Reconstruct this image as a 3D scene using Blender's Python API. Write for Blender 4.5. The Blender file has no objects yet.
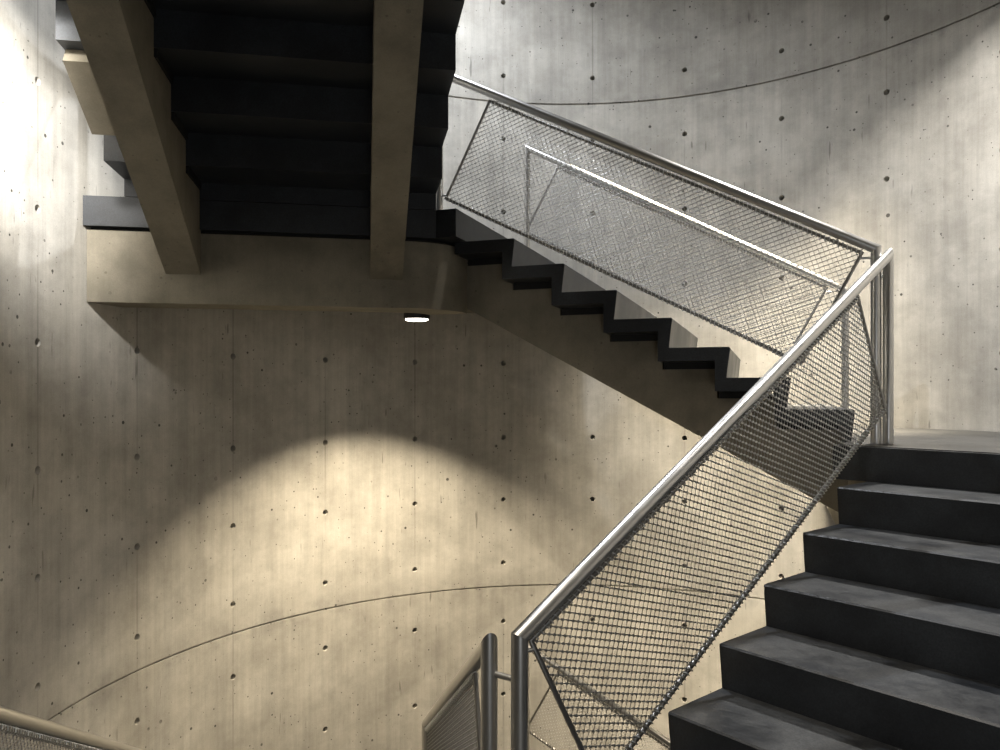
import bpy, math, random
from mathutils import Vector
random.seed(7)
PI = math.pi
scene = bpy.context.scene
COL = scene.collection

# ------------------------------------------------------------------ stair geometry
RISE, RUN = 0.165, 0.302
NR = 8                                   # risers per flight
FH = NR * RISE                           # height of a flight
TH = math.radians(49.597)                # plan heading of the first flight
CX, CY = 0.4707, 3.4714                  # axis of the triangular well
S1 = -1.130                              # first nosing along the flight
S8 = S1 + 7 * RUN
WOUT = 2.36                              # outer end of the treads from the axis
WR = 2.86                                # radius of the shaft
WC = (0.2 * WR, 1.2747 * WR)             # centre of the shaft
EYE = 1.574
INNER = {0: 0.766, 1: 0.766, 2: 0.660}   # inner end of the treads per flight


def fr(fl):
    a = TH - math.radians(120) * fl
    return (math.sin(a), math.cos(a)), (math.cos(a), -math.sin(a))


def P(fl, s, lat, z):
    h, w = fr(fl % 3)
    return Vector((CX + h[0] * s + w[0] * lat, CY + h[1] * s + w[1] * lat, z))


def level(n):                            # height of landing n
    return n * FH


def nose(n, s):                          # nosing line of the flight leaving landing n
    return level(n) + RISE + (s - S1) * RISE / RUN


def wall_lat(fl, s, inset=0.0):          # where the flight's cross line meets the shaft
    h, w = fr(fl % 3)
    ox, oy = CX + h[0] * s - WC[0], CY + h[1] * s - WC[1]
    b = ox * w[0] + oy * w[1]
    c = ox * ox + oy * oy - (WR - inset) ** 2
    return -b + math.sqrt(b * b - c)


# ------------------------------------------------------------------ object helpers
def obj(name, verts, faces, mat, parent=None, smooth=None):
    me = bpy.data.meshes.new(name)
    me.from_pydata([tuple(v) for v in verts], [], faces)
    me.update()
    import bmesh
    bm = bmesh.new()
    bm.from_mesh(me)
    bmesh.ops.recalc_face_normals(bm, faces=bm.faces)
    bm.to_mesh(me)
    bm.free()
    if smooth is not None:
        for p in me.polygons:
            p.use_smooth = True
        me.set_sharp_from_angle(angle=math.radians(smooth))
    me.materials.append(mat)
    o = bpy.data.objects.new(name, me)
    COL.objects.link(o)
    if parent is not None:
        o.parent = parent
        o.matrix_parent_inverse = parent.matrix_basis.inverted()
    return o


def thing(name, label, cat, loc, group=None):
    o = bpy.data.objects.new(name, None)
    o.empty_display_size = 0.1
    o.location = loc
    COL.objects.link(o)
    tag(o, label, cat, group)
    return o


def tag(o, label, cat, group=None):
    o['label'] = label
    o['category'] = cat
    if group:
        o['group'] = group
    return o


class Mesh:
    def __init__(self):
        self.v, self.f = [], []

    def add(self, v, f):
        n = len(self.v)
        self.v += [Vector(p) for p in v]
        self.f += [tuple(i + n for i in q) for q in f]

    def prism(self, a, b):               # two matching polygons
        n = len(a)
        self.add(list(a) + list(b),
                 [tuple(range(n))[::-1], tuple(range(n, 2 * n))] +
                 [(i, (i + 1) % n, n + (i + 1) % n, n + i) for i in range(n)])

    def tube(self, pts, r, n=16, closed=False, caps=(None, None), cap=True):
        """round tube through pts with mitred corners"""
        pts = [Vector(p) for p in pts]
        m = len(pts)
        dirs = []
        for i in range(m if closed else m - 1):
            dirs.append((pts[(i + 1) % m] - pts[i]).normalized())
        d0 = dirs[0]
        up = Vector((0, 0, 1)) if abs(d0.z) < 0.9 else Vector((1, 0, 0))
        x = d0.cross(up).normalized()
        rings = []
        cur = d0
        for i in range(m):
            if closed:
                a, b = dirs[i - 1], dirs[i]
            else:
                a = dirs[i - 1] if i > 0 else dirs[0]
                b = dirs[i] if i < m - 1 else dirs[-1]
            nrm = (a + b).normalized()
            if not closed and i == 0 and caps[0] is not None:
                nrm = Vector(caps[0]).normalized()
            if not closed and i == m - 1 and caps[1] is not None:
                nrm = Vector(caps[1]).normalized()
            if i > 0 or closed:          # carry the frame along direction a
                q = cur.rotation_difference(a)
                x = q @ x
                cur = a
            y = a.cross(x)
            ring = []
            for k in range(n):
                t = 2 * PI * k / n
                p = pts[i] + x * (r * math.cos(t)) + y * (r * math.sin(t))
                # slide along a onto the mitre plane
                den = a.dot(nrm)
                p = p + a * ((pts[i] - p).dot(nrm) / den)
                ring.append(p)
            rings.append(ring)
        v = [p for ring in rings for p in ring]
        f = []
        for i in range(m if closed else m - 1):
            j = (i + 1) % m
            for k in range(n):
                f.append((i * n + k, i * n + (k + 1) % n, j * n + (k + 1) % n, j * n + k))
        if not closed and cap:
            f.append(tuple(range(n))[::-1])
            f.append(tuple(range((m - 1) * n, m * n)))
        self.add(v, f)

    def build(self, name, mat, parent=None, smooth=None):
        return obj(name, self.v, self.f, mat, parent, smooth)


# ------------------------------------------------------------------ materials
class NT:
    def __init__(self, name):
        self.m = bpy.data.materials.new(name)
        self.m.use_nodes = True
        self.t = self.m.node_tree
        self.b = self.t.nodes['Principled BSDF']

    def n(self, kind, **kw):
        nd = self.t.nodes.new(kind)
        for k, v in kw.items():
            setattr(nd, k, v)
        return nd

    def link(self, a, b):
        self.t.links.new(a, b)

    def math(self, op, a, b=None, c=None, clamp=False):
        nd = self.n('ShaderNodeMath', operation=op, use_clamp=clamp)
        for i, v in enumerate((a, b, c)):
            if v is None:
                continue
            if isinstance(v, (int, float)):
                nd.inputs[i].default_value = v
            else:
                self.link(v, nd.inputs[i])
        return nd.outputs[0]

    def noise(self, vec, scale, detail=4, rough=0.55):
        nd = self.n('ShaderNodeTexNoise')
        nd.inputs['Scale'].default_value = scale
        nd.inputs['Detail'].default_value = detail
        nd.inputs['Roughness'].default_value = rough
        self.link(vec, nd.inputs['Vector'])
        return nd.outputs['Fac']

    def combine(self, x, y, z):
        nd = self.n('ShaderNodeCombineXYZ')
        for i, v in enumerate((x, y, z)):
            if isinstance(v, (int, float)):
                nd.inputs[i].default_value = v
            else:
                self.link(v, nd.inputs[i])
        return nd.outputs[0]

    def ramp(self, fac, lo, hi, a=0.0, b=1.0):
        nd = self.n('ShaderNodeMapRange', interpolation_type='SMOOTHSTEP')
        nd.inputs['From Min'].default_value = lo
        nd.inputs['From Max'].default_value = hi
        nd.inputs['To Min'].default_value = a
        nd.inputs['To Max'].default_value = b
        self.link(fac, nd.inputs['Value'])
        return nd.outputs[0]

    def scale_color(self, col, facs):
        cur = None
        for f in facs:
            cur = f if cur is None else self.math('MULTIPLY', cur, f)
        nd = self.n('ShaderNodeVectorMath', operation='SCALE')
        if isinstance(col, tuple):
            nd.inputs[0].default_value = col
        else:
            self.link(col, nd.inputs[0])
        self.link(cur, nd.inputs['Scale'])
        return nd.outputs[0]

    def mix(self, fac, a, b):
        nd = self.n('ShaderNodeMix', data_type='RGBA')
        self.link(fac, nd.inputs['Factor'])
        for sock, v in ((nd.inputs[6], a), (nd.inputs[7], b)):
            if isinstance(v, tuple):
                sock.default_value = (*v, 1)
            else:
                self.link(v, sock)
        return nd.outputs[2]

    def bump(self, h, strength, dist):
        nd = self.n('ShaderNodeBump')
        nd.inputs['Strength'].default_value = strength
        nd.inputs['Distance'].default_value = dist
        self.link(h, nd.inputs['Height'])
        self.link(nd.outputs[0], self.b.inputs['Normal'])


HOLE_A0, HOLE_DA = -88.2, 15.45


def concrete(name, c1, c2, wall=False, pits=1.0, streak=1.0):
    m = NT(name)
    tc = m.n('ShaderNodeTexCoord').outputs['Object']
    sep = m.n('ShaderNodeSeparateXYZ')
    m.link(tc, sep.inputs[0])
    X, Y, Z = sep.outputs
    if wall:                              # board direction runs vertically round the shaft
        ang = m.math('ARCTAN2', X, Y)
        U = m.math('MULTIPLY', ang, WR)
        vec = m.combine(U, Z, 0.0)
        stv = m.combine(U, m.math('MULTIPLY', Z, 0.035), 0.0)
        stv2 = m.combine(m.math('ADD', U, 7.3), m.math('MULTIPLY', Z, 0.25), 3.1)
    else:
        vec = tc
        stv = m.combine(X, Y, m.math('MULTIPLY', Z, 0.06))
        stv2 = m.combine(m.math('ADD', X, 7.3), Y, m.math('MULTIPLY', Z, 0.3))
    big = m.noise(vec, 0.9, 5, 0.6)
    mid = m.noise(vec, 4.5, 5, 0.65)
    st = m.noise(stv, 14.0, 4, 0.7)
    st2 = m.noise(stv2, 38.0, 3, 0.6)
    grain = m.noise(vec, 160.0, 2, 0.6)
    tone = m.ramp(m.math('ADD', m.math('MULTIPLY', big, 0.6), m.math('MULTIPLY', mid, 0.4)), 0.32, 0.68)
    col = m.mix(tone, c1, c2)
    facs = [m.ramp(st, 0.25, 0.75, 1 - 0.16 * streak, 1 + 0.06 * streak), m.ramp(grain, 0.3, 0.7, 0.94, 1.05)]
    # fine dark vertical cracks between the boards
    crk = m.math('MULTIPLY', m.ramp(st2, 0.66, 0.74), m.ramp(mid, 0.48, 0.62))
    facs.append(m.math('SUBTRACT', 1.0, m.math('MULTIPLY', crk, 0.32 * streak)))
    # air bubbles left by the pour
    hgt = None
    for sc, thr, keep in ((7.0, 0.12, 0.58), (15.0, 0.17, 0.58), (32.0, 0.20, 0.60)):
        vo = m.n('ShaderNodeTexVoronoi')
        vo.inputs['Scale'].default_value = sc
        m.link(vec, vo.inputs['Vector'])
        s2 = m.n('ShaderNodeSeparateColor')
        m.link(vo.outputs['Color'], s2.inputs[0])
        on = m.math('MULTIPLY', m.ramp(s2.outputs[0], keep, keep + 0.02), m.ramp(mid, 0.36, 0.55))
        rad = m.math('MULTIPLY', s2.outputs[1], thr)
        dif = m.math('SUBTRACT', rad, vo.outputs['Distance'])
        pit = m.math('MULTIPLY', m.ramp(dif, -0.01, 0.03), on)
        facs.append(m.math('SUBTRACT', 1.0, m.math('MULTIPLY', pit, 0.80 * pits)))
        hgt = pit if hgt is None else m.math('ADD', hgt, pit)
    if wall:
        # form panel seams through the tie holes
        deg = m.math('MULTIPLY', ang, 180 / PI)
        ph = m.math('FRACT', m.math('ADD', m.math('DIVIDE', m.math('SUBTRACT', deg, HOLE_A0), HOLE_DA), 20.5))
        dist = m.math('ABSOLUTE', m.math('SUBTRACT', ph, 0.5))
        seam = m.math('SUBTRACT', 1.0, m.ramp(dist, 0.002, 0.012))
        seam = m.math('MULTIPLY', seam, m.ramp(m.noise(stv2, 3.0, 3, 0.6), 0.42, 0.62))
        facs.append(m.math('SUBTRACT', 1.0, m.math('MULTIPLY', seam, 0.30)))
        # darker above the upper joint; grime streaks hang on both joints
        facs.append(m.ramp(Z, JOINT_Z[1] - 0.01, JOINT_Z[1] + 0.01, 1.0, 0.88))
        for jz in JOINT_Z:
            near = m.math('MULTIPLY', m.ramp(m.math('ABSOLUTE', m.math('SUBTRACT', Z, jz)), 0.02, 0.16, 1.0, 0.0), m.ramp(mid, 0.46, 0.62))
            facs.append(m.math('SUBTRACT', 1.0, m.math('MULTIPLY', near, 0.22)))
        dash = m.math('MULTIPLY', m.ramp(m.noise(m.combine(U, m.math('MULTIPLY', Z, 0.12), 5.0), 26.0, 2, 0.5), 0.68, 0.73),
                      m.ramp(m.noise(m.combine(U, m.math('MULTIPLY', Z, 0.5), 9.0), 2.2, 3, 0.6), 0.46, 0.58))
        facs.append(m.math('SUBTRACT', 1.0, m.math('MULTIPLY', dash, 0.42)))
        facs.append(m.ramp(m.noise(vec, 2.1, 6, 0.7), 0.3, 0.7, 0.80, 1.12))
    m.link(m.scale_color(col, facs), m.b.inputs['Base Color'])
    m.b.inputs['Roughness'].default_value = 0.78
    m.b.inputs['Specular IOR Level'].default_value = 0.3
    h = m.math('SUBTRACT', m.math('ADD', m.math('MULTIPLY', grain, 0.15), m.math('MULTIPLY', st, 0.5)),
               m.math('MULTIPLY', hgt, 0.9))
    m.bump(h, 0.35, 0.006)
    return m.m


def stone(name, c1, c2, rough, dust=None):
    m = NT(name)
    tc = m.n('ShaderNodeTexCoord').outputs['Object']
    a = m.noise(tc, 3.0, 5, 0.65)
    g = m.noise(tc, 140.0, 2, 0.7)
    speck = m.ramp(m.noise(tc, 330.0, 1, 0.5), 0.66, 0.74)
    col = m.mix(m.ramp(a, 0.35, 0.7), c1, c2)
    if dust:                              # walked-on dust lies on the upward faces
        sn = m.n('ShaderNodeSeparateXYZ')
        m.link(m.n('ShaderNodeNewGeometry').outputs['True Normal'], sn.inputs[0])
        worn = m.math('MULTIPLY', m.ramp(sn.outputs[2], 0.9, 0.98), m.ramp(m.noise(tc, 5.0, 5, 0.7), 0.30, 0.68))
        col = m.mix(worn, col, dust)
    m.link(m.scale_color(col, [m.ramp(g, 0.3, 0.7, 0.75, 1.25), m.math('ADD', 1.0, m.math('MULTIPLY', speck, 0.6))]),
           m.b.inputs['Base Color'])
    m.link(m.ramp(a, 0.3, 0.7, rough - 0.06, rough + 0.08), m.b.inputs['Roughness'])
    m.bump(g, 0.12, 0.002)
    return m.m


def metal(name, c, rough):
    m = NT(name)
    tc = m.n('ShaderNodeTexCoord').outputs['Object']
    nz = m.noise(tc, 9.0, 2, 0.5)
    m.b.inputs['Base Color'].default_value = (*c, 1)
    m.b.inputs['Metallic'].default_value = 1.0
    m.link(m.ramp(nz, 0.3, 0.7, rough - 0.02, rough + 0.03), m.b.inputs['Roughness'])
    return m.m


def emitter(name, col, strength):
    m = NT(name)
    m.b.inputs['Base Color'].default_value = (0.9, 0.9, 0.9, 1)
    m.b.inputs['Emission Color'].default_value = (*col, 1)
    m.b.inputs['Emission Strength'].default_value = strength
    return m.m


SC = WR / 2.92
JOINT_Z = [-1.695 * SC + EYE, 2.53 * SC + EYE]
M_WALL = concrete('shaft concrete', (0.405, 0.383, 0.34), (0.545, 0.523, 0.475), wall=True)
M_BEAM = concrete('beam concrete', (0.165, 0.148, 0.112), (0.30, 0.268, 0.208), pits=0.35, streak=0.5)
M_STONE = stone('black stone', (0.014, 0.016, 0.0195), (0.030, 0.0345, 0.041), 0.42, (0.078, 0.081, 0.083))
M_FLOOR = stone('grey landing stone', (0.05, 0.05, 0.047), (0.085, 0.082, 0.076), 0.5)
M_STEEL = metal('brushed stainless steel', (0.66, 0.65, 0.63), 0.32)
M_WIRE = metal('stainless wire', (0.32, 0.315, 0.305), 0.5)
M_WIRE.node_tree.nodes['Principled BSDF'].inputs['Metallic'].default_value = 0.7
M_FERR = metal('crimped ferrule', (0.62, 0.61, 0.59), 0.40)
M_CORD = metal('bright lacing cord', (0.85, 0.85, 0.84), 0.38)
M_FRAME = metal('stainless bar', (0.36, 0.35, 0.335), 0.36)
M_SHADE = stone('shade black', (0.006, 0.006, 0.006), (0.010, 0.010, 0.010), 0.7)  # flat black for strips that stand in for shade in gaps
M_RIM = metal('dark lamp rim', (0.10, 0.10, 0.11), 0.4)
M_LAMP = emitter('lamp glass', (1.0, 0.93, 0.82), 14.0)

# ------------------------------------------------------------------ the round shaft wall
HOLE_Z = [z * SC + EYE for z in (-3.74, -3.19, -2.635, -2.0, -1.49, -0.94, -0.395, 0.25, 0.925, 1.57, 2.21, 2.758, 3.4, 3.95, 4.6)]


def build_wall():
    M = Mesh()
    a_lo, a_hi = -126.0, 150.0
    z_lo, z_hi = -3.2, 7.4
    hr = 0.0215
    da = math.degrees(0.036 / WR)
    dz = 0.036
    holes_a = []
    a = HOLE_A0 - 3 * HOLE_DA
    while a < a_hi - 2:
        if a > a_lo + 2:
            holes_a.append(a)
        a += HOLE_DA
    cuts = [(a_lo, False)]
    segs = []                             # (start, end, is hole column)
    prev = a_lo
    for h in holes_a:
        n = max(1, round((h - da - prev) / 1.9))
        for i in range(n):
            segs.append((prev + (h - da - prev) * i / n, prev + (h - da - prev) * (i + 1) / n, False))
        segs.append((h - da, h + da, True))
        prev = h + da
    n = max(1, round((a_hi - prev) / 1.9))
    for i in range(n):
        segs.append((prev + (a_hi - prev) * i / n, prev + (a_hi - prev) * (i + 1) / n, False))
    rows = []
    marks = [(z - dz, z + dz, 'h') for z in HOLE_Z] + [(z - 0.007, z + 0.007, 'j') for z in JOINT_Z]
    marks.sort()
    pz = z_lo
    for lo, hi, k in marks:
        rows.append((pz, lo, ''))
        rows.append((lo, hi, k))
        pz = hi
    rows.append((pz, z_hi, ''))

    def W(a, z, depth=0.0):
        t = math.radians(a)
        return Vector(((WR + depth) * math.sin(t), (WR + depth) * math.cos(t), z))
    jd = 0.014
    for a0, a1, isc in segs:
        am = (a0 + a1) / 2
        for z0, z1, k in rows:
            if k == 'h' and isc:
                N = 16
                zc = (z0 + z1) / 2
                outer, ring, mid, back = [], [], [], []
                for i in range(N):
                    t = 2 * PI * i / N + PI / 4
                    c, s = math.cos(t), math.sin(t)
                    q = max(abs(c), abs(s))
                    outer.append(W(am + da * c / q, zc + dz * s / q))
                    aa = math.degrees(hr / WR)
                    ring.append(W(am + aa * c, zc + hr * s))
                    mid.append(W(am + aa * 0.8 * c, zc + hr * 0.8 * s, 0.03))
                    back.append(W(am + aa * 0.55 * c, zc + hr * 0.55 * s, 0.055))
                f = []
                for i in range(N):
                    j = (i + 1) % N
                    for lvl in range(3):
                        f.append((lvl * N + i, lvl * N + j, (lvl + 1) * N + j, (lvl + 1) * N + i))
                f.append(tuple(range(3 * N, 4 * N)))
                M.add(outer + ring + mid + back, f)
            elif k == 'j':
                M.add([W(a0, z0), W(a1, z0), W(a1, z0, jd), W(a0, z0, jd), W(a0, z1, jd), W(a1, z1, jd), W(a1, z1), W(a0, z1)],
                      [(0, 1, 2, 3), (3, 2, 5, 4), (4, 5, 6, 7)])
            else:
                M.add([W(a0, z0), W(a1, z0), W(a1, z1), W(a0, z1)], [(0, 1, 2, 3)])
    # outer skin gives the shell its thickness
    n = 96
    for i in range(n):
        b0, b1 = a_lo + (a_hi - a_lo) * i / n, a_lo + (a_hi - a_lo) * (i + 1) / n
        M.add([W(b0, z_lo, 0.3), W(b1, z_lo, 0.3), W(b1, z_hi, 0.3), W(b0, z_hi, 0.3)], [(0, 1, 2, 3)])
        for z in (z_lo, z_hi):
            M.add([W(b0, z), W(b1, z), W(b1, z, 0.3), W(b0, z, 0.3)], [(0, 1, 2, 3)])
    for b in (a_lo, a_hi):
        M.add([W(b, z_lo), W(b, z_lo, 0.3), W(b, z_hi, 0.3), W(b, z_hi)], [(0, 1, 2, 3)])
    me = bpy.data.meshes.new('wall_round')
    me.from_pydata([tuple(v) for v in M.v], [], M.f)
    import bmesh
    bm = bmesh.new()
    bm.from_mesh(me)
    bmesh.ops.remove_doubles(bm, verts=bm.verts, dist=0.0004)
    bmesh.ops.recalc_face_normals(bm, faces=bm.faces)
    bm.to_mesh(me)
    bm.free()
    for p in me.polygons:
        p.use_smooth = True
    me.set_sharp_from_angle(angle=math.radians(25))
    me.materials.append(M_WALL)
    o = bpy.data.objects.new('wall_back', me)
    o.location = (WC[0], WC[1], 0)
    o['kind'] = 'structure'
    COL.objects.link(o)


build_wall()


# ------------------------------------------------------------------ flights
TT, TR, LEAN = 0.072, 0.078, 0.018


def flight(n, label, nbeam=True, bracket=False):
    """flight that leaves landing n"""
    fl = n % 3
    Lz = level(n)
    a, b = INNER[fl], WOUT
    root = thing('stair_flight', label, 'stairs', P(fl, S1, (a + b) / 2, Lz), 'stair flights')
    c = 0.006
    for k in range(1, NR):
        s, z = S1 + (k - 1) * RUN, Lz + k * RISE
        e = 0.045 if k == 1 else TR
        prof = [(0, -c), (c, 0), (RUN + TR, 0), (RUN + TR, -TT), (e, -TT), (e, -RISE), (LEAN, -RISE)]
        M = Mesh()
        M.prism([P(fl, s + p, a, z + q) for p, q in prof], [P(fl, s + p, b, z + q) for p, q in prof])
        M.build('step', M_STONE, root)
    # two raking concrete beams whose tops follow the folded steps
    off = -0.585
    sb = -1.115
    top = [(sb, Lz - RISE), (S1 + 0.045, Lz - RISE)]
    for k in range(1, NR):
        s, z = S1 + (k - 1) * RUN, Lz + k * RISE - TT - 0.04
        e = 0.045 if k == 1 else TR
        top += [(s + e, z), (s + RUN + TR, z)]
    zend = Lz + FH - 0.565
    bot = [(S8 + TR, max(nose(n, S8 + TR) + off, zend)), (sb, nose(n, sb) + off)]
    prof = top + bot
    for l0 in (a + 0.195, 1.971):
        for k in range(1, NR):            # black strips painting the shaded gap between beam and treads
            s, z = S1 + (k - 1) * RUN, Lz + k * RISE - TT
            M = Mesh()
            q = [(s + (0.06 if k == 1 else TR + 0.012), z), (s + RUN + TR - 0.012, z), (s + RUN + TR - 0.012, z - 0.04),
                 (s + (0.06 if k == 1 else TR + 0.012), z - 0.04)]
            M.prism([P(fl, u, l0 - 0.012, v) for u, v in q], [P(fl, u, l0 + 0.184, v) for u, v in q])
            M.build('tread_shade', M_SHADE, root)
        M = Mesh()
        M.prism([P(fl, p, l0, q) for p, q in prof], [P(fl, p, l0 + 0.184, q) for p, q in prof])
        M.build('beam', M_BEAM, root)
    if bracket:                           # squared-off block under one tread at the outer edge
        pr = [(-0.56, nose(n, -0.56) - 0.315), (-0.20, nose(n, -0.20) - 0.315), (-0.29, nose(n, -0.29) - 0.10),
              (-0.44, nose(n, -0.44) - 0.18), (-0.44, nose(n, -0.44) - 0.26)]
        M = Mesh()
        M.prism([P(fl, p, 2.17, q) for p, q in pr], [P(fl, p, 2.352, q) for p, q in pr])
        M.build('bracket', M_BEAM, root)
    return root


def landing(n, label):
    p, q = (n - 1) % 3, n % 3             # arriving and leaving flights
    z = level(n)
    root = thing('stair_landing', label, 'landing', P(q, S1, 1.4, z), 'stair landings')

    def arc(f0, s0, f1, s1, inset):       # along the shaft wall
        A = P(f0, s0, wall_lat(f0, s0, inset), 0)
        B = P(f1, s1, wall_lat(f1, s1, inset), 0)
        ta = math.atan2(A.x - WC[0], A.y - WC[1])
        tb = math.atan2(B.x - WC[0], B.y - WC[1])
        d = (tb - ta + PI) % (2 * PI) - PI
        N = 20
        r = WR - inset
        return [Vector((WC[0] + r * math.sin(ta + d * i / N), WC[1] + r * math.cos(ta + d * i / N), 0)) for i in range(N + 1)]

    def slab(name, pts, z0, z1, mat):
        M = Mesh()
        M.prism([Vector((v.x, v.y, z0)) for v in pts], [Vector((v.x, v.y, z1)) for v in pts])
        return M.build(name, mat, root)
    inq = INNER[q]
    plan = [P(p, S8, 0.60, 0), P(q, S1 + 0.045, inq, 0)] + arc(q, S1 + 0.045, p, S8, 0.004)
    top = [P(p, S8 + 0.03, 0.62, 0), P(q, S1 + 0.03, inq + 0.02, 0)] + arc(q, S1 + 0.03, p, S8 + 0.03, 0.006)
    slab('slab', plan, z - RISE, z - 0.004, M_STONE)
    slab('floor_finish', top, z - 0.004, z, M_FLOOR)
    # front beam that turns through a rounded corner into the arriving flight's beam
    BW = 0.26

    def curve(sq, sp, lp, ln_, wide):
        c0, c1 = P(q, sq, 0.86, 0), P(p, sp, lp, 0)
        ctl = P(q, sq, 0.56, 0)
        c1b = P(p, sp - 0.0, lp, 0)
        out = [P(q, sq, wall_lat(q, sq, 0.004), 0)]
        for i in range(17):
            t = i / 16
            out.append(c0 * (1 - t) ** 2 + ctl * 2 * t * (1 - t) + c1b * t * t)
        return out

    def beam(ins, z0, z1, name, mat):
        outer = curve(-1.115 - ins, S8 + TR + ins, INNER[p] + 0.195 + ins, None, None)
        inner = []
        for i, v in enumerate(outer):
            a_ = outer[max(i - 1, 0)]
            b_ = outer[min(i + 1, len(outer) - 1)]
            t = (b_ - a_).normalized()
            nrm = Vector((t.y, -t.x, 0))
            mid = P(q, -1.5, 1.6, 0) - v
            if nrm.dot(mid) < 0:
                nrm = -nrm
            inner.append(v + nrm * (BW - 2 * ins))
        ring = outer + inner[::-1]
        n = len(outer)
        M = Mesh()
        for i in range(n - 1):
            q4 = [outer[i], outer[i + 1], inner[i + 1], inner[i]]
            v8 = [Vector((k.x, k.y, z0)) for k in q4] + [Vector((k.x, k.y, z1)) for k in q4]
            f = [(0, 1, 2, 3), (4, 5, 6, 7), (0, 1, 5, 4), (2, 3, 7, 6)]
            if i == 0:
                f.append((3, 0, 4, 7))
            if i == n - 2:
                f.append((1, 2, 6, 5))
            M.add(v8, f)
        import bmesh
        o = M.build(name, mat, root)
        bm = bmesh.new()
        bm.from_mesh(o.data)
        bmesh.ops.remove_doubles(bm, verts=bm.verts, dist=0.0003)
        bmesh.ops.recalc_face_normals(bm, faces=bm.faces)
        bm.to_mesh(o.data)
        bm.free()
        for pl in o.data.polygons:
            pl.use_smooth = True
        o.data.set_sharp_from_angle(angle=math.radians(30))
        return o
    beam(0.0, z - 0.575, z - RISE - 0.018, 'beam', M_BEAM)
    beam(0.03, z - RISE - 0.018, z - RISE, 'reveal_shade', M_SHADE)  # black strip painting the shadow line between slab and beam
    sq, sp = -1.115 - BW + 0.01, S8 + TR + BW - 0.01
    deck = [P(p, S8 + 0.35, INNER[p] + 0.30, 0)] + [P(q, sq, INNER[q] + 0.30, 0)] + arc(q, sq, p, S8 + 0.11, 0.006)
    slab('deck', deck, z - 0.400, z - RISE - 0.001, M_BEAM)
    return root


flight(0, 'flight of black stone steps rising away on the right, seen from its tread side')
landing(1, 'landing with grey floor at the top of the black steps on the right')
flight(1, 'flight with black zigzag steps climbing leftward along the curved wall, seen from its edge')
landing(2, 'landing on a concrete block with rounded corner and a downlight underneath, below the overhead flight')
flight(2, 'overhead flight seen from underneath with dark steps on two raking concrete beams', bracket=True)

# lobby floor the photographer stands on
fp = [P(2, S8, 0.60, 0), P(0, S1 + 0.045, 0.766, 0), P(0, S1 + 0.045, 2.9, 0), Vector((3.4, -1.7, 0)), Vector((-2.4, -1.7, 0)),
      P(2, S8, 2.9, 0)]
M = Mesh()
M.prism([Vector((v.x, v.y, -0.3)) for v in fp], [Vector((v.x, v.y, 0)) for v in fp])
o = M.build('floor', M_FLOOR)
o['kind'] = 'structure'


# ------------------------------------------------------------------ railings
RT = 0.025


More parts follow.
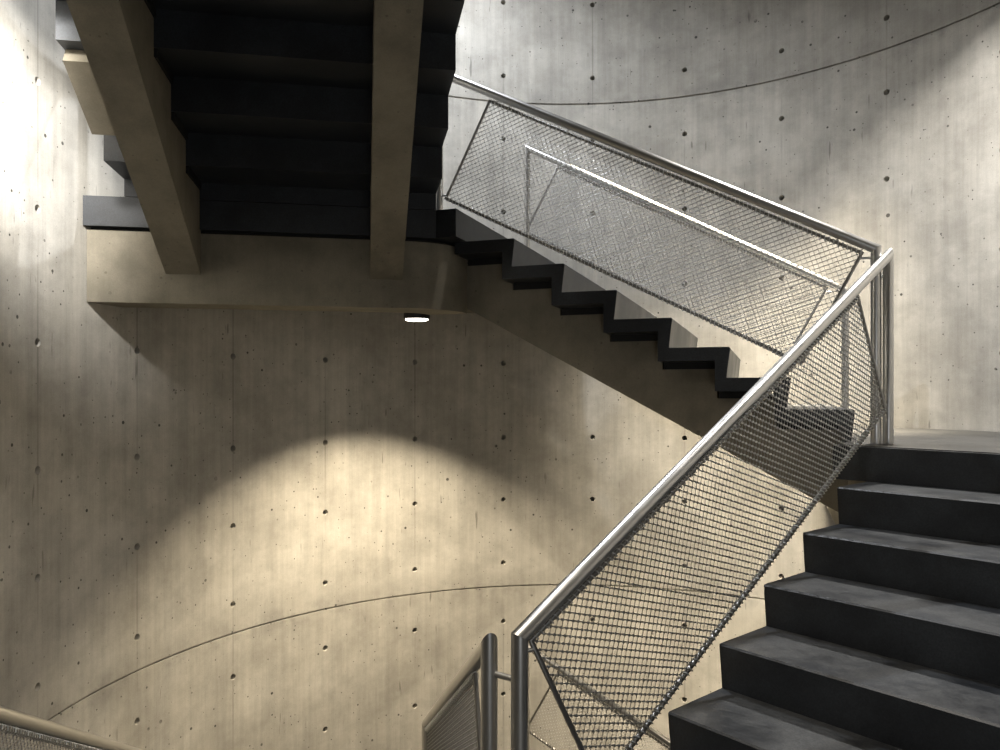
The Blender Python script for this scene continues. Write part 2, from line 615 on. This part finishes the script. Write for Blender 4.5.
def railing(n, lat, s0, z0, s1, z1, pa, pb, label, base0, base1, connector=None, low=None, lugs=True, top_gap=0.014, hgt=0.60):
    """handrail from (s0,z0) to (s1,z1) in the plane 'lat' of flight n; mesh panel from pa to pb along it"""
    fl = n % 3
    A, B = P(fl, s0, lat, z0), P(fl, s1, lat, z1)
    U = (B - A).normalized()
    h2 = Vector((U.x, U.y, 0)).normalized()
    V = (Vector((0, 0, -1)) - U * U.dot(Vector((0, 0, -1)))).normalized()   # down, square to the slope
    Nn = U.cross(V).normalized()
    Z = Vector((0, 0, 1))
    root = thing('stair_railing', label, 'railing', Vector((A.x, A.y, base0)), 'stair railings')
    ma, mb = (Z + U).normalized(), (U - Z).normalized()
    M = Mesh()
    M.tube([A, B], RT, 24, caps=(ma, mb))
    M.build('handrail', M_STEEL, root, 40)
    for pt, base, cn, sgn in ((A, base0, ma, 1), (B, base1, mb, -1)):
        M = Mesh()
        if sgn == 1:
            M.tube([Vector((pt.x, pt.y, base)), pt], RT, 24, caps=(None, cn))
        else:
            M.tube([pt, Vector((pt.x, pt.y, base))], RT, 24, caps=(cn, None))
        M.build('post', M_STEEL, root, 40)
    # panel rectangle: top edge parallel to the rail, ends square to it
    L = (B - A).length
    kk = L / abs(s1 - s0)
    ta, tb = (pa - s0) * kk, (pb - s0) * kk
    g = top_gap
    O = A + U * ta + V * (RT + g)
    W_, H_ = tb - ta, hgt
    fr_r = 0.0085
    M = Mesh()
    M.tube([O, O + U * W_, O + U * W_ + V * H_, O + V * H_], fr_r, 10, closed=True)
    M.build('panel_frame', M_FRAME, root, 50)
    # lugs that hang the panel from the rail
    for i in range(6):
        M = Mesh()
        c = O + U * (W_ * (0.06 + 0.88 * i / 5))
        M.tube([c - V * (g + 0.01), c], 0.006, 8)
        M.build('lug', M_STEEL, root, 50)
    for pt, cpt in ((A, O), (B, O + U * W_)):
        pass
    # corner ties from the panel to the posts
    for pt, cpt in ((A, O + V * 0.03), (B, O + U * W_ + V * (H_ - 0.02))):
        foot = Vector((pt.x, pt.y, cpt.z))
        if (foot - cpt).length < 0.4:
            M = Mesh()
            M.tube([cpt, foot], 0.006, 8)
            M.build('tie', M_STEEL, root, 50)
    # woven cable mesh at 45 degrees to the frame, ferrules at the crossings
    M = Mesh()
    pitch = 0.0325
    for sgn in (1, -1):
        i0 = 0 if sgn == 1 else -int(W_ / pitch) - 2
        k = -int(H_ / pitch) - 1 if sgn == 1 else 0
        off = k * pitch
        while off < W_ + H_:
            # line a - sgn*b = off  (a along, b down)
            if sgn == 1:
                lo, hi = max(0, off), min(W_, off + H_)
                p0, p1 = (lo, lo - off), (hi, hi - off)
            else:
                lo, hi = max(0, off - H_), min(W_, off)
                p0, p1 = (lo, off - lo), (hi, off - hi)
            if hi - lo > 0.004:
                a_ = O + U * p0[0] + V * p0[1] + Nn * (sgn * 0.0016)
                b_ = O + U * p1[0] + V * p1[1] + Nn * (sgn * 0.0016)
                M.tube([a_, b_], 0.0018 if sgn == 1 else 0.0012, 4, cap=False)
            off += pitch
    # ferrules
    fx, fz = (0.0048, 0.0036) if n == 0 else (0.0036, 0.0028)
    na, nb = int(2 * (W_ + H_) / pitch) + 2, int(2 * H_ / pitch) + 2
    i = 0
    ferr_v, ferr_f = [], []
    lo1 = -int(H_ / pitch) - 1
    for i in range(lo1, int((W_ + H_) / pitch) + 1):
        for j in range(0, int((W_ + H_) / pitch) + 1):
            a_ = (i + j) * pitch / 2
            b_ = (j - i) * pitch / 2
            if 0.004 < a_ < W_ - 0.004 and 0.004 < b_ < H_ - 0.004:
                c = O + U * a_ + V * b_
                q = [c + U * fx, c + V * fx, c - U * fx, c - V * fx]
                n0 = len(ferr_v)
                ferr_v += [p + Nn * fz for p in q] + [p - Nn * fz for p in q]
                ferr_f += [tuple(n0 + t for t in f) for f in
                           ((0, 1, 2, 3), (7, 6, 5, 4), (0, 4, 5, 1), (1, 5, 6, 2), (2, 6, 7, 3), (3, 7, 4, 0))]
    nf0 = len(M.f)
    M.add(ferr_v, ferr_f)
    nf1 = len(M.f)
    # lacing cord wound round the frame bar
    nf2 = len(M.f)
    for st, d, ln, inn in ((O, U, W_, V), (O + U * W_ + V * H_, -U, W_, -V)):
        cord = []
        turns = int(ln / 0.023)
        steps = turns * 6
        for i in range(steps):
            t = i / 6 * 2 * PI
            cord.append(st + d * (ln * i / steps) + inn * (0.0125 * math.cos(t)) + Nn * (0.0125 * math.sin(t)))
        M.tube(cord, 0.0024, 5)
    wm = M.build('wire_mesh', M_WIRE, root)
    wm.data.materials.append(M_FERR)
    wm.data.materials.append(M_CORD)
    for pl in wm.data.polygons[nf0:]:
        pl.material_index = 1 if pl.index < nf2 else 2
    if connector is not None:
        M = Mesh()
        M.tube(connector, 0.009, 10)
        M.build('connector', M_STEEL, root, 50)
    return root, A, B


LV = level
e = EYE
# connectors sit between the two posts of each well corner, 0.14 m below the rail
pA0, pA1 = P(0, -1.175, 0.74, 0), P(0, 1.269, 0.74, 0)
pB0, pB1 = P(1, -1.222, 0.73, 0), P(1, 1.150, 0.73, 0)
pC1 = P(2, 1.153, 0.722, 0)


def zz(v, z):
    return Vector((v.x, v.y, z))


def between(a, b, z):
    d = (b - a).normalized() * RT * 0.7
    return [zz(a + d, z), zz(b - d, z)]


railing(0, 0.74, -1.175, e - 0.696, 1.269, e + 0.672, -1.150, 0.920,
        'railing beside the black steps on the right, steepest rail, nearest the viewer', 0.0, LV(1),
        connector=between(pA1, pB0, e + 0.672 - 0.10))
railing(1, 0.73, -1.222, e + 0.710, 1.150, e + 1.924, -1.178, 0.804,
        'railing along the near edge of the zigzag flight climbing leftward', LV(1), LV(2), top_gap=0.018, hgt=0.615)
railing(1, 2.30, -1.218, e + 0.707, 1.091, e + 1.940, -1.12, 0.82,
        'railing on the wall side of the zigzag flight, seen through the nearer mesh', LV(1), LV(2), hgt=0.55)
railing(-1, 0.722, -1.05, e - 1.917, 1.153, e - 0.738, -1.0, 0.86,
        'railing descending left from the short post at bottom centre', LV(-1), 0.0,
        connector=between(pC1, pA0, e - 0.82))
railing(-1, 2.30, -1.20, e - 2.035, 1.10, e - 0.762, -1.10, 0.82,
        'railing cut off in the bottom left corner of the photo', LV(-1), 0.0)
railing(-2, 2.30, -1.218, e + 0.707 - 3 * FH, 1.091, e + 1.940 - 3 * FH, -1.12, 0.82,
        'railing far below at bottom centre, seen through the nearest mesh', LV(-2), LV(-1), hgt=0.55)
railing(2, 2.30, -1.20, LV(2) + 0.96, 1.10, LV(3) + 0.90, -1.10, 0.82,
        'railing at the top left, beyond the outer edge of the overhead flight', LV(2), LV(3))

# ------------------------------------------------------------------ lamps
LXY = Vector((-0.567, 5.15, 0))


def rot3(v, k):
    a = math.radians(120) * k
    x, y = v.x - CX, v.y - CY
    return Vector((CX + x * math.cos(a) - y * math.sin(a), CY + x * math.sin(a) + y * math.cos(a), 0))


def downlight(zs, zt):
    root = thing('downlight', 'small round lit downlight under the landing block', 'lamp', (LXY.x, LXY.y, zt))
    N = 40
    M = Mesh()
    r = 0.09

    def ring(rr, z):
        return [Vector((LXY.x + rr * math.cos(2 * PI * i / N), LXY.y + rr * math.sin(2 * PI * i / N), z)) for i in range(N)]
    prof = [(r, zs), (r, zs - 0.038), (r - 0.008, zs - 0.041), (r - 0.010, zs - 0.038), (r - 0.012, zs - 0.004)]
    v, f = [], []
    for rr, z in prof:
        v += ring(rr, z)
    for k in range(len(prof) - 1):
        for i in range(N):
            j = (i + 1) % N
            f.append((k * N + i, k * N + j, (k + 1) * N + j, (k + 1) * N + i))
    M.add(v, f)
    M.build('rim', M_RIM, root, 30)
    M = Mesh()
    M.tube([(LXY.x, LXY.y, zs - 0.004), (LXY.x, LXY.y, zt)], 0.02, 16)
    M.build('stem', M_RIM, root, 40)
    M = Mesh()
    lens = [(r - 0.013, zs - 0.006), (r - 0.013, zs - 0.044), (r - 0.022, zs - 0.049)]
    v, f = [], []
    for rr, z in lens:
        v += ring(rr, z)
    for k in range(len(lens) - 1):
        for i in range(N):
            j = (i + 1) % N
            f.append((k * N + i, k * N + j, (k + 1) * N + j, (k + 1) * N + i))
    f.append(tuple(range(N)))
    f.append(tuple(range(2 * N, 3 * N)))
    M.add(v, f)
    M.build('lens', M_LAMP, root, 30)


zL2 = LV(2) - 0.530
downlight(zL2, LV(2) - 0.400)


def lamp_light(name, xy, z, power, col, spread=126, aim=None):
    li = bpy.data.lights.new(name, 'AREA')
    li.shape = 'DISK'
    li.size = 0.13
    li.spread = math.radians(spread)
    li.energy = power
    li.color = col
    o = bpy.data.objects.new(name, li)
    o.location = (xy.x, xy.y, z)
    if aim:
        o.rotation_euler = Vector(aim).to_track_quat('-Z', 'Y').to_euler()
    COL.objects.link(o)
    return o


WARM = (1.0, 0.85, 0.62)
NEUT = (1.0, 0.90, 0.76)
COOL = (0.90, 0.94, 1.0)
def aimed(name, loc, target, power, col, size, blend=1.0):
    li = bpy.data.lights.new(name, 'SPOT')
    li.energy = power
    li.color = col
    li.spot_size = math.radians(size)
    li.spot_blend = blend
    li.shadow_soft_size = 0.08
    o = bpy.data.objects.new(name, li)
    o.location = loc
    o.rotation_euler = (Vector(target) - Vector(loc)).to_track_quat('-Z', 'Y').to_euler()
    COL.objects.link(o)


PW = [84, 27, 80, 135, 40, 20, 120, 800, 13]
L4P, L5P = Vector((2.10, 4.10, 0)), LXY
lamp_light('downlight_beam', LXY, zL2 - 0.062, PW[0], WARM, 101)
lamp_light('landing_lamp', rot3(LXY, 1), zL2 + FH - 0.06, PW[1], NEUT)
lamp_light('landing_lamp', L4P, zL2 + 2 * FH - 0.06, PW[2], (1.0, 0.96, 0.91), 120, (0.15, -0.17, -1.0))
lamp_light('landing_lamp', L5P, zL2 + 3 * FH - 0.06, PW[3], COOL, 135)
lamp_light('landing_lamp', rot3(LXY, -1), zL2 - FH - 0.06, PW[4], WARM)
lamp_light('landing_lamp', rot3(LXY, 1), zL2 - 2 * FH - 0.06, PW[5], WARM)
# two added lights without fixtures, brightening stretches of the wall
# unseen light strip added for the bright wedge under the zigzag flight
wl = bpy.data.lights.new('wedge_fill', 'AREA')
wl.shape = 'RECTANGLE'
wl.size, wl.size_y = 1.5, 0.08
wl.spread = math.radians(37)
wl.energy = PW[6]
wl.color = (1.0, 0.87, 0.66)
wo = bpy.data.objects.new('wedge_fill', wl)
wo.location = (1.62, 5.48, zL2 + 2 * FH - 0.06)
wo.rotation_euler = (math.radians(0.5), 0, math.radians(-20))
COL.objects.link(wo)
aimed('left_wall_fill', (-1.65, 2.3, zL2 + FH - 0.06), (-2.22, 2.98, e + 1.42), PW[7], (1.0, 0.97, 0.92), 62)  # added spot that brightens the wall at far left
# light panel added behind the camera for fill and streaks on the posts
lob = bpy.data.lights.new('rear_fill', 'AREA')
lob.shape = 'RECTANGLE'
lob.size, lob.size_y = 0.7, 2.0
lob.energy = PW[8]
lob.color = (0.96, 0.98, 1.0)
lo = bpy.data.objects.new('rear_fill', lob)
lo.location = (0.5, -1.66, 1.15)
lo.rotation_euler = (PI / 2, 0, 0)
COL.objects.link(lo)


def plain(name, p0, p1):
    M = Mesh()
    x0, y0, z0 = p0
    x1, y1, z1 = p1
    M.prism([(x0, y0, z0), (x1, y0, z0), (x1, y1, z0), (x0, y1, z0)], [(x0, y0, z1), (x1, y0, z1), (x1, y1, z1), (x0, y1, z1)])
    M.build(name, M_BEAM)['kind'] = 'structure'


M_BEAM = concrete('lobby concrete', (0.22, 0.21, 0.19), (0.30, 0.29, 0.26))
plain('wall_front', (-2.6, -1.9, -0.3), (3.6, -1.7, 3.2))
plain('wall_left', (-2.6, -1.7, -0.3), (-2.4, 1.85, 3.2))
plain('wall_right', (3.4, -1.7, -0.3), (3.6, 1.2, 3.2))
plain('ceiling', (-2.6, -1.9, 3.0), (3.6, 0.6, 3.2))

w = bpy.data.worlds.new('World')
scene.world = w
w.use_nodes = True
w.node_tree.nodes['Background'].inputs['Color'].default_value = (1.0, 0.88, 0.68, 1)
w.node_tree.nodes['Background'].inputs['Strength'].default_value = 0.05

# ------------------------------------------------------------------ camera
cam = bpy.data.cameras.new('Camera')
cam.sensor_width = 36
cam.lens = 36 * 0.7552
cam.shift_y = 0.017
cam.clip_start = 0.02
co = bpy.data.objects.new('Camera', cam)
co.location = (0, 0, EYE)
co.rotation_euler = (PI / 2, 0, 0)
COL.objects.link(co)
scene.camera = co

vs = scene.view_settings
vs.view_transform = 'Standard'
vs.look = 'None'
vs.gamma = 1.0
vs.use_curve_mapping = False
vs.exposure = 0.0
